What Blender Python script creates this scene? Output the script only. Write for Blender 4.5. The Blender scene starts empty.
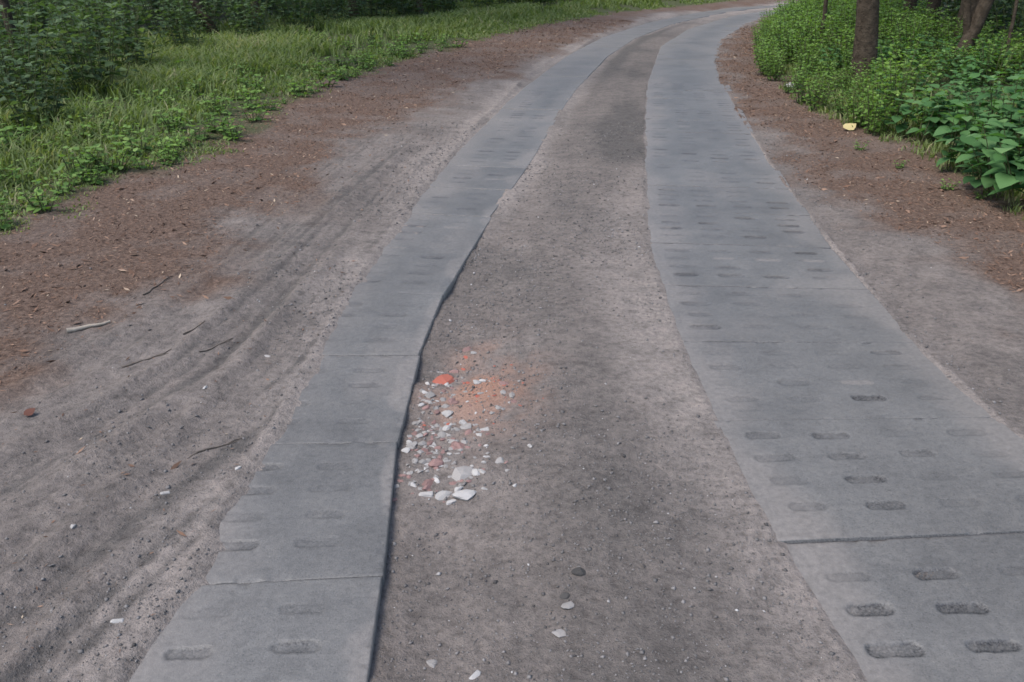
import bpy, math, random
import numpy as np
from mathutils import Vector, Matrix

R = math.radians
rng = np.random.default_rng(7)
random.seed(7)
sc = bpy.context.scene
col = sc.collection

# ------------------------------------------------------------------ camera
cam_d = bpy.data.cameras.new('camera')
cam = bpy.data.objects.new('camera', cam_d)
col.objects.link(cam)
cam.location = (0, 0, 1.6)
cam.rotation_euler = (R(90 - 24.4), 0, 0)
cam_d.sensor_width = 36
cam_d.lens = 36 * 850 / 1024
cam_d.clip_start = 0.05
cam_d.clip_end = 1500
sc.camera = cam

# ------------------------------------------------------------------ light
SUN_EL, SUN_AZ = 60, 238          # azimuth clockwise from +Y: from the left and behind
world = bpy.data.worlds.new('World')
sc.world = world
world.use_nodes = True
wn = world.node_tree.nodes
sky = wn.new('ShaderNodeTexSky')
sky.sky_type = 'NISHITA'
sky.sun_disc = False
sky.sun_elevation = R(SUN_EL)
sky.sun_rotation = R(SUN_AZ)
sky.air_density = 1.0
sky.dust_density = 1.8
sky.ozone_density = 0.6
bg = wn['Background']
bg.inputs['Strength'].default_value = 0.15
world.node_tree.links.new(sky.outputs[0], bg.inputs['Color'])

sun_d = bpy.data.lights.new('sun', 'SUN')
sun_d.energy = 1.5
sun_d.angle = R(25)
sun_d.color = (1.0, 0.96, 0.9)
sun = bpy.data.objects.new('sun', sun_d)
col.objects.link(sun)
to_sun = Vector((math.sin(R(SUN_AZ)) * math.cos(R(SUN_EL)), math.cos(R(SUN_AZ)) * math.cos(R(SUN_EL)), math.sin(R(SUN_EL))))
sun.rotation_euler = (-to_sun).to_track_quat('-Z', 'Y').to_euler()
sun.location = to_sun * 60

sc.view_settings.view_transform = 'Standard'
sc.view_settings.look = 'None'
sc.view_settings.gamma = 1.0
sc.view_settings.use_curve_mapping = False
sc.view_settings.exposure = 1.22
sc.render.engine = 'CYCLES'
sc.cycles.use_denoising = True
sc.cycles.max_bounces = 8
sc.cycles.filter_width = 1.6

# ------------------------------------------------------------------ helpers
def tag(o, label=None, cat=None, group=None, kind=None):
    if label: o['label'] = label
    if cat: o['category'] = cat
    if group: o['group'] = group
    if kind: o['kind'] = kind
    return o

def mesh_np(name, V, F, mat=None, smooth=True, attrs=None):
    V = np.asarray(V, dtype=np.float32).reshape(-1, 3)
    me = bpy.data.meshes.new(name)
    groups = [np.asarray(f, dtype=np.int32) for f in (F if isinstance(F, list) else [F])]
    groups = [g for g in groups if len(g)]
    loops = np.concatenate([g.ravel() for g in groups])
    sizes = np.concatenate([np.full(len(g), g.shape[1], dtype=np.int32) for g in groups])
    starts = np.concatenate([[0], np.cumsum(sizes)[:-1]]).astype(np.int32)
    me.vertices.add(len(V)); me.vertices.foreach_set('co', V.ravel())
    me.loops.add(len(loops)); me.loops.foreach_set('vertex_index', loops)
    me.polygons.add(len(sizes)); me.polygons.foreach_set('loop_start', starts)
    me.update(calc_edges=True)
    if smooth:
        me.polygons.foreach_set('use_smooth', np.ones(len(sizes), dtype=bool))
    for k, a in (attrs or {}).items():
        at = me.attributes.new(k, 'FLOAT', 'POINT')
        at.data.foreach_set('value', np.asarray(a, dtype=np.float32))
    if mat: me.materials.append(mat)
    return me

def obj(name, me, parent=None, loc=None, rot=None, scale=None):
    o = bpy.data.objects.new(name, me)
    col.objects.link(o)
    if parent: o.parent = parent
    if loc is not None: o.location = loc
    if rot is not None: o.rotation_euler = rot
    if scale is not None: o.scale = (scale,) * 3 if np.isscalar(scale) else scale
    return o

def empty(name, loc, rz=0, scale=1):
    o = bpy.data.objects.new(name, None)
    o.empty_display_size = 0.1
    col.objects.link(o)
    o.location = loc; o.rotation_euler = (0, 0, rz); o.scale = (scale,) * 3
    return o

def copy_tree(o, parent=None):
    c = o.copy(); col.objects.link(c)
    if parent: c.parent = parent
    for ch in o.children: copy_tree(ch, c)
    return c

def hash2(ix, iy, seed):
    h = (ix.astype(np.int64) * 374761393 + iy.astype(np.int64) * 668265263 + seed * 974711) & 0x7fffffff
    h = ((h ^ (h >> 13)) * 1274126177) & 0x7fffffff
    return ((h ^ (h >> 16)) & 0xffff) / 65535.0

def vnoise(x, y, seed=0):
    ix = np.floor(x); iy = np.floor(y); fx = x - ix; fy = y - iy
    fx = fx * fx * (3 - 2 * fx); fy = fy * fy * (3 - 2 * fy)
    a = hash2(ix, iy, seed); b = hash2(ix + 1, iy, seed); c = hash2(ix, iy + 1, seed); d = hash2(ix + 1, iy + 1, seed)
    return (a + (b - a) * fx) * (1 - fy) + (c + (d - c) * fx) * fy - 0.5

def fbm(x, y, scale, octaves=4, seed=0, gain=0.5):
    s = np.zeros_like(x); a = 1.0; f = 1.0 / scale
    for k in range(octaves):
        s += a * vnoise(x * f + k * 17.3, y * f - k * 9.1, seed + k); a *= gain; f *= 2.03
    return s

def ss(a, b, x):
    t = np.clip((x - a) / (b - a), 0, 1)
    return t * t * (3 - 2 * t)

# ------------------------------------------------------------------ road outline (metres; y runs up the track)
def curve(pts):
    p = np.array(pts, dtype=float)
    return p[:, 1], p[:, 0]
FAR = [(14, 36.5), (22, 40.5), (36, 45), (70, 52), (150, 64)]
def far(dx, dy): return [(x + dx, y + dy) for x, y in FAR]
LL_ = curve([(-1.0, -20), (-0.98, 0), (-0.96, 1.53), (-0.93, 1.89), (-0.91, 2.66), (-0.87, 4.03), (-0.83, 4.7), (-0.71, 5.98), (-0.36, 9.12), (0.22, 12.87), (1.47, 18.9), (3.99, 25.7), (6.05, 29.3), (8.2, 31.9)] + FAR)
LR_ = curve([(-0.33, -20), (-0.33, 0), (-0.34, 1.53), (-0.37, 1.92), (-0.42, 2.66), (-0.41, 3.54), (-0.35, 4.18), (-0.25, 4.8), (-0.13, 5.6), (0.17, 7.29), (0.78, 11.2), (1.66, 15.5), (2.62, 19.1), (4.12, 23.2), (6.3, 27.6), (7.95, 30.2)] + far(.5, -1.2))
RL_ = curve([(0.86, -20), (0.86, 0), (0.84, 1.53), (0.79, 2.08), (0.76, 2.8), (0.75, 3.54), (0.78, 4.18), (0.84, 5.04), (1.0, 6.3), (1.36, 8.89), (1.85, 12.03), (2.85, 17.2), (4.2, 21.5), (6.26, 26.1), (7.8, 28.6)] + far(1.2, -3.2))
RR_ = curve([(1.97, -20), (1.96, 0), (1.93, 1.53), (1.86, 2.8), (1.84, 3.48), (2.02, 5.59), (2.17, 6.99), (2.47, 9.24), (2.93, 12.44), (3.4, 14.9), (4.25, 18.5), (5.75, 22.9), (7.2, 26.3), (8.6, 28.3)] + far(2, -4.3))
LS_ = curve([(-2.5, -20), (-2.4, 1), (-2.25, 2.6), (-2.12, 3.11), (-1.82, 3.62), (-1.68, 4.62), (-1.55, 5.77), (-1.5, 7.92), (-0.81, 10.86), (0.74, 16.61), (4.2, 26.8)] + far(-.9, 1))
LG_ = curve([(-3.6, -20), (-3.4, 1), (-3.3, 3), (-3.11, 4.94), (-2.85, 6.36), (-2.45, 7.97), (-2.4, 9.18), (-2.4, 11.11), (-1.72, 13.59), (-0.51, 18.2), (0.75, 21.6), (2.75, 26.2), (4.76, 29.2)] + far(-2.3, 1.7))
RS_ = curve([(2.75, -20), (2.75, 1), (2.68, 4.18), (2.52, 5.47), (2.32, 6.88), (2.38, 8.16), (2.58, 10), (2.98, 12.44), (3.95, 17.4), (7.3, 26)] + far(2.2, -4.6))
RG_ = curve([(3.6, -20), (3.5, 2), (3.33, 5.5), (3.34, 6.0), (3.32, 6.6), (3.5, 7.7), (3.45, 8.41), (3.28, 8.94), (3.4, 10.24), (3.55, 11.9), (4.05, 14.9), (4.9, 18), (6.6, 22.5), (8.1, 25.6), (9.5, 28)] + far(3.2, -5.4))
def X(c, y): return np.interp(y, c[0], c[1])

RUTS = [([(-1.55, .5), (-1.34, 1.5), (-1.18, 2.3), (-1.03, 3.3), (-0.97, 4.6), (-.85, 6.2)], .075, .026),
        ([(-2.0, 1.2), (-1.75, 2.1), (-1.33, 3.2), (-1.16, 4.6), (-1.0, 6.2), (-.75, 8.5)], .085, .03),
        ([(-2.3, 1.8), (-2.05, 2.4), (-1.62, 3.8), (-1.4, 5.5), (-1.2, 7.5)], .06, .018),
        ([(-1.75, .8), (-1.5, 1.7), (-1.3, 2.5), (-1.2, 3.6), (-1.08, 5)], .05, .014),
        ([(-1.3, .3), (-1.15, 1.4), (-1.06, 2.2), (-1.0, 3)], .045, .015),
        ([(2.35, .5), (2.3, 3), (2.3, 5), (2.35, 7), (2.6, 10)], .09, .012)]

def terrain(x, y):
    """height and surface masks of the ground sheet"""
    x = np.asarray(x, float); y = np.asarray(y, float)
    ll, lr, rl, rr = X(LL_, y), X(LR_, y), X(RL_, y), X(RR_, y)
    ls, lg, rs, rg = X(LS_, y), X(LG_, y), X(RS_, y), X(RG_, y)
    wob = fbm(x, y, .9, 4, 3)
    wob2 = fbm(x, y, .22, 3, 11)
    near = ss(26, 6, y)
    # base relief
    z = fbm(x, y, 1.6, 3, 21) * .012 + fbm(x, y, .16, 3, 5) * .008 * near
    left = x < ll
    right = x > rr
    mid = (x > lr - .04) & (x < rl)
    # left shoulder: loose sand with ruts, rising to the verge
    tl = ll - x
    zl = .010 + .03 * ss(.0, .5, tl) + .05 * ss(.8, 2.6, tl)
    for pts, w, dep in RUTS:
        p = np.array(pts); xc = np.interp(y, p[:, 1], p[:, 0]) + vnoise(y * 2.2, x * 0, 40) * .03
        fade = ss(p[0, 1] - .3, p[0, 1] + .2, y) * ss(p[-1, 1] + .3, p[-1, 1] - 1.2, y)
        d = (x - xc) / w
        prof = -dep * np.exp(-d * d) + dep * .75 * (np.exp(-((d - 1.7) / .55) ** 2) + np.exp(-((d + 1.7) / .6) ** 2))
        tread = np.exp(-d * d) * .006 * np.sin(y * 2 * math.pi / .085 + d * 1.5) * (0.4 + vnoise(x * 3, y * 3, 9))
        zl = zl + ss(.06, .3, tl) * fade * (prof * .5 * (1 + vnoise(x * 6, y * 2.2, 33) * 1.1) + tread) * (x < ll)
    # streaks along the driving direction on the loose sand
    p = np.array(RUTS[1][0]); q = x - np.interp(y, p[:, 1], p[:, 0])
    streak = .55 * vnoise(q * 13, y * .35, 71) + .8 * vnoise(q * 30 + 3, y * .6, 73) + .6 * vnoise(q * 62, y * 1.2, 76) + .35 * fbm(x, y, .06, 3, 75)
    zl = zl + streak * .013 * ss(2.4, .2, tl) * near * ss(.02, .12, tl) * ss(9.5, 6.5, y)
    zl = np.where(tl < .3, np.maximum(zl, .013), zl)
    # right shoulder
    tr = x - rr
    zr = .002 + .02 * ss(0, .5, tr) + .05 * ss(.8, 2.5, tr) + vnoise((x - rr) * 11, y * 1.6, 72) * .008 * near
    # middle: dug out beside the left slabs, flush at the right slabs and far off
    tm = (x - lr) / np.maximum(rl - lr, .2)
    dig = (.022 + .05 * np.clip(fbm(x * 0, y, .25, 3, 98), -.25, .3)) * ss(6.0, 4.4, y) + .004
    zm = -dig * ss(.75, .0, tm) + .005 * ss(.55, 1.0, tm) + .012 * np.exp(-((tm - .55) / .2) ** 2) + .003
    zm = zm - .012 * np.exp(-((tm - .12) / .09) ** 2) * near
    z = z + np.where(left, zl, 0) + np.where(right, zr, 0) + np.where(mid, zm, 0)
    # under the slabs
    sand_edge = .07 + .04 * (wob + .25) + .05 * wob2
    inL = (x >= ll) & (x <= lr - .04)
    zl_in = .016 - .024 * ss(-.02, 1, (x - ll) / np.maximum(sand_edge, .03)) + wob2 * .006
    zl_in = zl_in - .10 * ss(.2, .3, x - ll)
    zl_in = np.where(lr - x < .10, -.08, zl_in)
    z = np.where(inL, zl_in, z)
    inR = (x >= rl) & (x <= rr)
    eR = np.minimum(x - rl, rr - x)
    zr_in = .004 - .02 * ss(-.005, .06 + .05 * (wob + .2), eR) + wob2 * .008 - .09 * ss(.1, .2, eR)
    z = np.where(inR, zr_in, z)
    # verges and wood
    gl = lg - x + wob * .35
    gr = x - rg + wob * .25
    z = z + .10 * ss(0, 2.5, gl) + .22 * ss(0, 2.0, gr)
    z = z + (ss(.5, 4, gl) + ss(.5, 4, gr)) * fbm(x, y, 3.0, 3, 50) * .15
    # masks
    litter = ss(-.38, .38, (ls - x) + wob * .6 + wob2 * .4) + ss(-.3, .3, (x - rs) + wob * .5 + wob2 * .4)
    litter = np.clip(litter, 0, 1) * (0.72 + .7 * ss(-.3, .3, fbm(x, y, .35, 4, 81)) * .6)
    green = np.clip(ss(-.1, .35, gl + wob2 * .3) + ss(0, .4, gr + wob2 * .3), 0, 1)
    wood = np.clip(ss(2.2, 4.5, gl) + ss(1.8, 3.5, gr), 0, 1)
    dark = np.where(mid | inL | inR, ss(-.15, .6, fbm(x * 1.35, y * .8, .6, 4, 90) * .55 + .34 * np.exp(-((tm - .5) / .3) ** 2) * ss(5.5, 2.2, y)) * .9, ss(.0, .5, fbm(x, y, .5, 4, 91)) * .25 + np.where(left, ss(.0, .7, -streak) * .95 * ss(9.5, 6.5, y), 0))
    ty = y * .5
    dark = dark + np.exp(-(((tm - .78) / .2) ** 2 + ((y - 8.8) / 1.3) ** 2)) * (2.4 + 2.5 * fbm(x, y, .3, 3, 97)) * mid
    dark = dark + np.where(mid, .3 * ss(8, 13, y) * ss(26, 18, y) + .8 * np.exp(-((tm - .28) / .16) ** 2) * ss(11, 14, y) * ss(27, 20, y), 0)
    dark = np.clip(dark, 0, 1)
    pale = np.where(mid, ss(.6, .92, tm + wob * .3) * ss(9, 3, y), 0) + np.where(left, ss(.28, .02, tl + wob * .3), 0) * .8 + np.where(mid, .8 * ss(20, 27, y) + ss(.2, .02, tm + wob * .15) * ss(4.6, 6, y) * ss(30, 12, y), 0) + np.where(inL | inR, .8, 0)
    bd = ((x + .12 - .06 * (y - 3.1)) / .20) ** 2 + ((y - 3.12) / .34) ** 2
    pale = pale + .9 * np.exp(-(((x + .18) / .15) ** 2 + ((y - 2.8) / .45) ** 2)) * mid
    brick = np.exp(-bd) * np.clip(.55 + fbm(x, y, .12, 3, 95) * 1.6, 0, 1) * mid
    return z, dict(litter=litter, green=green, wood=wood, dark=dark, pale=np.clip(pale, 0, 1), brick=brick)

def gz(x, y): return float(terrain(np.array([x]), np.array([y]))[0][0])

# ------------------------------------------------------------------ materials
def new_mat(name):
    m = bpy.data.materials.new(name); m.use_nodes = True
    nt = m.node_tree; b = nt.nodes['Principled BSDF']
    return m, nt, b
def N(nt, t, **kw):
    n = nt.nodes.new(t)
    for k, v in kw.items(): setattr(n, k, v)
    return n
def noise(nt, scale, detail=4, rough=.6, coord=None):
    n = N(nt, 'ShaderNodeTexNoise'); n.inputs['Scale'].default_value = scale
    n.inputs['Detail'].default_value = detail; n.inputs['Roughness'].default_value = rough
    if coord is not None: nt.links.new(coord, n.inputs['Vector'])
    return n.outputs['Fac']
def ramp(nt, fac, stops):
    r = N(nt, 'ShaderNodeValToRGB')
    e = r.color_ramp.elements
    while len(e) < len(stops): e.new(.5)
    for i, (p, c) in enumerate(stops): e[i].position = p; e[i].color = (*c, 1) if len(c) == 3 else c
    nt.links.new(fac, r.inputs['Fac'])
    return r.outputs['Color']
def mix(nt, fac, a, b, mode='MIX'):
    n = N(nt, 'ShaderNodeMix', data_type='RGBA', blend_type=mode)
    for s, v in ((n.inputs[0], fac), (n.inputs[6], a), (n.inputs[7], b)):
        if isinstance(v, (int, float)): s.default_value = v
        elif isinstance(v, tuple): s.default_value = (*v, 1)
        else: nt.links.new(v, s)
    return n.outputs[2]
def math_(nt, op, a, b=None):
    n = N(nt, 'ShaderNodeMath', operation=op)
    for s, v in zip(n.inputs, (a, b)):
        if v is None: continue
        if isinstance(v, (int, float)): s.default_value = v
        else: nt.links.new(v, s)
    return n.outputs[0]
def attr(nt, name):
    return N(nt, 'ShaderNodeAttribute', attribute_name=name).outputs['Fac']
def bump(nt, b, h, strength, dist):
    n = N(nt, 'ShaderNodeBump'); n.inputs['Strength'].default_value = strength; n.inputs['Distance'].default_value = dist
    nt.links.new(h, n.inputs['Height']); nt.links.new(n.outputs[0], b.inputs['Normal'])

def mat_ground():
    m, nt, b = new_mat('forest_track_soil')
    co = N(nt, 'ShaderNodeTexCoord').outputs['Object']
    n1 = noise(nt, 2.2, 6, .65, co); n2 = noise(nt, 38, 5, .7, co); n3 = noise(nt, 160, 4, .7, co)
    sand = ramp(nt, n1, [(.3, (.138, .118, .106)), (.7, (.192, .165, .148))])
    sand = mix(nt, attr(nt, 'pale'), sand, (.240, .208, .187))
    sand = mix(nt, attr(nt, 'dark'), sand, (.096, .086, .079))
    grain = ramp(nt, n2, [(.3, (.55, .54, .53)), (.5, (1, 1, 1)), (.72, (1.35, 1.33, 1.3))])
    sand = mix(nt, .85, sand, grain, 'MULTIPLY')
    n4 = noise(nt, 9, 5, .7, co)
    sand = mix(nt, .8, sand, ramp(nt, n4, [(.28, (.6, .6, .6)), (.5, (1, 1, 1)), (.7, (1.22, 1.2, 1.18))]), 'MULTIPLY')
    lit = ramp(nt, n2, [(.25, (.042, .027, .020)), (.5, (.110, .071, .052)), (.75, (.21, .145, .11))])
    soil = mix(nt, attr(nt, 'litter'), sand, lit)
    soil = mix(nt, attr(nt, 'brick'), soil, ramp(nt, n3, [(.3, (.24, .125, .085)), (.7, (.38, .23, .165))]))
    moss = ramp(nt, n2, [(.3, (.03, .033, .016)), (.6, (.075, .085, .034)), (.8, (.13, .125, .07))])
    soil = mix(nt, attr(nt, 'green'), soil, moss)
    duff = ramp(nt, n2, [(.3, (.02, .02, .012)), (.7, (.055, .06, .03))])
    soil = mix(nt, attr(nt, 'wood'), soil, duff)
    speck = ramp(nt, n3, [(.28, (.45, .45, .45)), (.42, (1, 1, 1)), (.68, (1, 1, 1)), (.8, (1.5, 1.48, 1.46))])
    soil = mix(nt, .6, soil, speck, 'MULTIPLY')
    nt.links.new(soil, b.inputs['Base Color'])
    b.inputs['Roughness'].default_value = .92
    b.inputs['Specular IOR Level'].default_value = .25
    h = math_(nt, 'ADD', math_(nt, 'MULTIPLY', n2, .9), math_(nt, 'MULTIPLY', n3, .45))
    bump(nt, b, h, 1.0, .018)
    return m

def mat_slab():
    m, nt, b = new_mat('weathered_concrete')
    co = N(nt, 'ShaderNodeTexCoord').outputs['Object']
    geo = N(nt, 'ShaderNodeNewGeometry').outputs['Position']
    n1 = noise(nt, 1.7, 6, .62, geo); n2 = noise(nt, 45, 6, .75, geo); n3 = noise(nt, 190, 3, .6, geo)
    rnd = N(nt, 'ShaderNodeObjectInfo').outputs['Random']
    c = ramp(nt, n1, [(.3, (.094, .090, .086)), (.7, (.126, .121, .115))])
    c = mix(nt, .35, c, ramp(nt, rnd, [(0, (.86, .86, .86)), (1, (1.14, 1.14, 1.13))]), 'MULTIPLY')
    c = mix(nt, .6, c, ramp(nt, n2, [(.3, (.62, .62, .62)), (.5, (1, 1, 1)), (.7, (1.3, 1.3, 1.28))]), 'MULTIPLY')
    c = mix(nt, .8, c, ramp(nt, n3, [(.3, (.45, .45, .45)), (.45, (1, 1, 1)), (.6, (1, 1, 1)), (.75, (1.6, 1.58, 1.55))]), 'MULTIPLY')
    n5 = noise(nt, 6, 6, .72, geo)
    c = mix(nt, .7, c, ramp(nt, n5, [(.3, (.74, .74, .74)), (.5, (1, 1, 1)), (.72, (1.22, 1.2, 1.17))]), 'MULTIPLY')
    dust = math_(nt, 'MULTIPLY', attr(nt, 'dust'), ramp(nt, n1, [(.3, (.55,) * 3), (.65, (1,) * 3)]))
    c = mix(nt, dust, c, ramp(nt, n2, [(.3, (.116, .105, .096)), (.7, (.205, .185, .168))]))
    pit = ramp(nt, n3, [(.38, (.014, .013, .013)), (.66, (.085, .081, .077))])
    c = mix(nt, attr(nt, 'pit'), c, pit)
    nt.links.new(c, b.inputs['Base Color'])
    b.inputs['Roughness'].default_value = .5
    b.inputs['Specular IOR Level'].default_value = .5
    bump(nt, b, math_(nt, 'ADD', n2, math_(nt, 'MULTIPLY', n3, .6)), .5, .004)
    return m

def mat_var(name, c0, c1, rough=.85, scale=30, b_=.4, dist=.004, rand=True, spec=.3):
    m, nt, b = new_mat(name)
    co = N(nt, 'ShaderNodeTexCoord').outputs['Object']
    n1 = noise(nt, scale, 5, .65, co)
    c = ramp(nt, n1, [(.28, c0), (.72, c1)])
    if rand:
        rnd = N(nt, 'ShaderNodeObjectInfo').outputs['Random']
        c = mix(nt, .6, c, ramp(nt, rnd, [(0, (.7, .7, .7)), (1, (1.25, 1.25, 1.25))]), 'MULTIPLY')
    nt.links.new(c, b.inputs['Base Color'])
    b.inputs['Roughness'].default_value = rough
    b.inputs['Specular IOR Level'].default_value = spec
    bump(nt, b, n1, b_, dist)
    return m

def mat_tint(name, stops, rough=.85, transl=0.0, objvar=.35):
    """colour by the per-vertex 'tint' of each leaf, blade or stone"""
    m, nt, b = new_mat(name)
    c = ramp(nt, attr(nt, 'tint'), stops)
    rnd = N(nt, 'ShaderNodeObjectInfo').outputs['Random']
    if objvar: c = mix(nt, objvar, c, ramp(nt, rnd, [(0, (.55, .6, .55)), (.5, (1, 1, 1)), (1, (1.45, 1.35, 1.1))]), 'MULTIPLY')
    nt.links.new(c, b.inputs['Base Color'])
    b.inputs['Roughness'].default_value = rough
    b.inputs['Specular IOR Level'].default_value = .35
    if transl:
        t = N(nt, 'ShaderNodeBsdfTranslucent')
        nt.links.new(mix(nt, 1.0, c, (1.25, 1.35, .6), 'MULTIPLY'), t.inputs['Color'])
        ms = N(nt, 'ShaderNodeMixShader'); ms.inputs[0].default_value = transl
        nt.links.new(b.outputs[0], ms.inputs[1]); nt.links.new(t.outputs[0], ms.inputs[2])
        nt.links.new(ms.outputs[0], nt.nodes['Material Output'].inputs['Surface'])
    return m

M_ground = mat_ground()
M_slab = mat_slab()
M_bark = mat_var('oak_bark', (.026, .019, .013), (.080, .062, .045), .95, 14, 1.0, .03, False, .15)
M_stem = mat_var('green_stem', (.05, .06, .02), (.09, .1, .04), .8, 30)
M_twig = mat_var('dead_twig', (.05, .041, .034), (.12, .098, .08), .9, 60)
M_leafA = mat_tint('broad_leaf', [(0, (.032, .088, .028)), (.5, (.066, .160, .050)), (1, (.14, .255, .10))], .68, .4)
M_leafB = mat_tint('lush_leaf', [(0, (.05, .11, .022)), (.5, (.125, .225, .048)), (1, (.20, .30, .085))], .6, .4)
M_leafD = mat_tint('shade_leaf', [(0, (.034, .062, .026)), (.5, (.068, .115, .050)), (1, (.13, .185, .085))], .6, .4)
M_grass = mat_tint('grass_blade', [(0, (.065, .10, .028)), (.5, (.135, .185, .06)), (.85, (.20, .24, .10)), (1, (.30, .28, .16))], .7, .42, 0)
M_litter = mat_tint('dead_needles_and_leaves', [(0, (.03, .018, .012)), (.5, (.13, .072, .046)), (.85, (.23, .145, .10)), (1, (.36, .28, .20))], .85, 0, 0)
M_grit = mat_tint('mixed_grit', [(0, (.045, .041, .039)), (.5, (.135, .124, .117)), (.85, (.21, .195, .185)), (1, (.42, .40, .38))], .8, 0, 0)
M_white = mat_var('pale_stone', (.24, .225, .21), (.42, .40, .38), .8, 40)
M_grey = mat_var('grey_stone', (.16, .148, .138), (.30, .28, .262), .85, 40)
M_pink = mat_var('pink_rubble', (.15, .085, .075), (.25, .16, .145), .85, 50)
M_brick = mat_var('red_brick', (.24, .065, .045), (.34, .115, .08), .85, 60, rand=False)
M_darkst = mat_var('dark_stone', (.03, .028, .027), (.07, .065, .06), .9, 50)
M_deadw = mat_var('bleached_wood', (.19, .16, .13), (.30, .26, .21), .85, 60)
M_yellow = mat_var('faded_yellow_leaf', (.30, .24, .11), (.42, .35, .18), .7, 30)
M_rust = mat_var('red_brown_leaf', (.07, .022, .014), (.12, .045, .028), .7, 30)

# ------------------------------------------------------------------ ground sheet
def geo_lines(a, b, d0, ratio):
    out = [a]; d = d0
    while out[-1] < b: out.append(out[-1] + d); d *= ratio
    return out
xs = np.arange(-3.4, 3.4, .0165)
xr = np.array(geo_lines(xs[-1], 260, .02, 1.07))[1:]
xl = -np.array(geo_lines(-xs[0], 260, .02, 1.07))[1:][::-1]
xs = np.concatenate([xl, xs, xr])
ys = [.7]
while ys[-1] < 60: ys.append(ys[-1] + max(.011, .0075 * ys[-1] ** 1.12))
ys = np.array(ys)
yb = .7 - np.array(geo_lines(0, 60, .03, 1.12))[1:][::-1]
yf = np.array(geo_lines(ys[-1], 420, 1.0, 1.12))[1:]
ys = np.concatenate([yb, ys, yf])
gx, gy = np.meshgrid(xs, ys)
gxf, gyf = gx.ravel(), gy.ravel()
gzf, masks = terrain(gxf, gyf)
nx, ny = len(xs), len(ys)
i = np.arange(nx * ny).reshape(ny, nx)
quads = np.stack([i[:-1, :-1], i[:-1, 1:], i[1:, 1:], i[1:, :-1]], -1).reshape(-1, 4)
ground = obj('ground', mesh_np('ground', np.stack([gxf, gyf, gzf], 1), quads, M_ground, True, masks))
tag(ground, 'grey sandy forest track with brown needle litter along both verges', kind='structure')
print('ground verts', nx, ny, nx * ny)

# ------------------------------------------------------------------ concrete wheel tracks
def arc(c, y0, smooth=.05):
    y = np.arange(y0, 60, .02); x = X(c, y)
    k = np.hanning(61); k /= k.sum()
    xp = np.concatenate([np.full(30, x[0]), x, np.full(30, x[-1])])
    xs_ = np.convolve(xp, k, 'valid')
    wgt = ss(5, 9, y)
    x = x * (1 - wgt) + xs_ * wgt
    s = np.concatenate([[0], np.cumsum(np.hypot(np.diff(x), np.diff(y)))])
    return s, x, y

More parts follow.
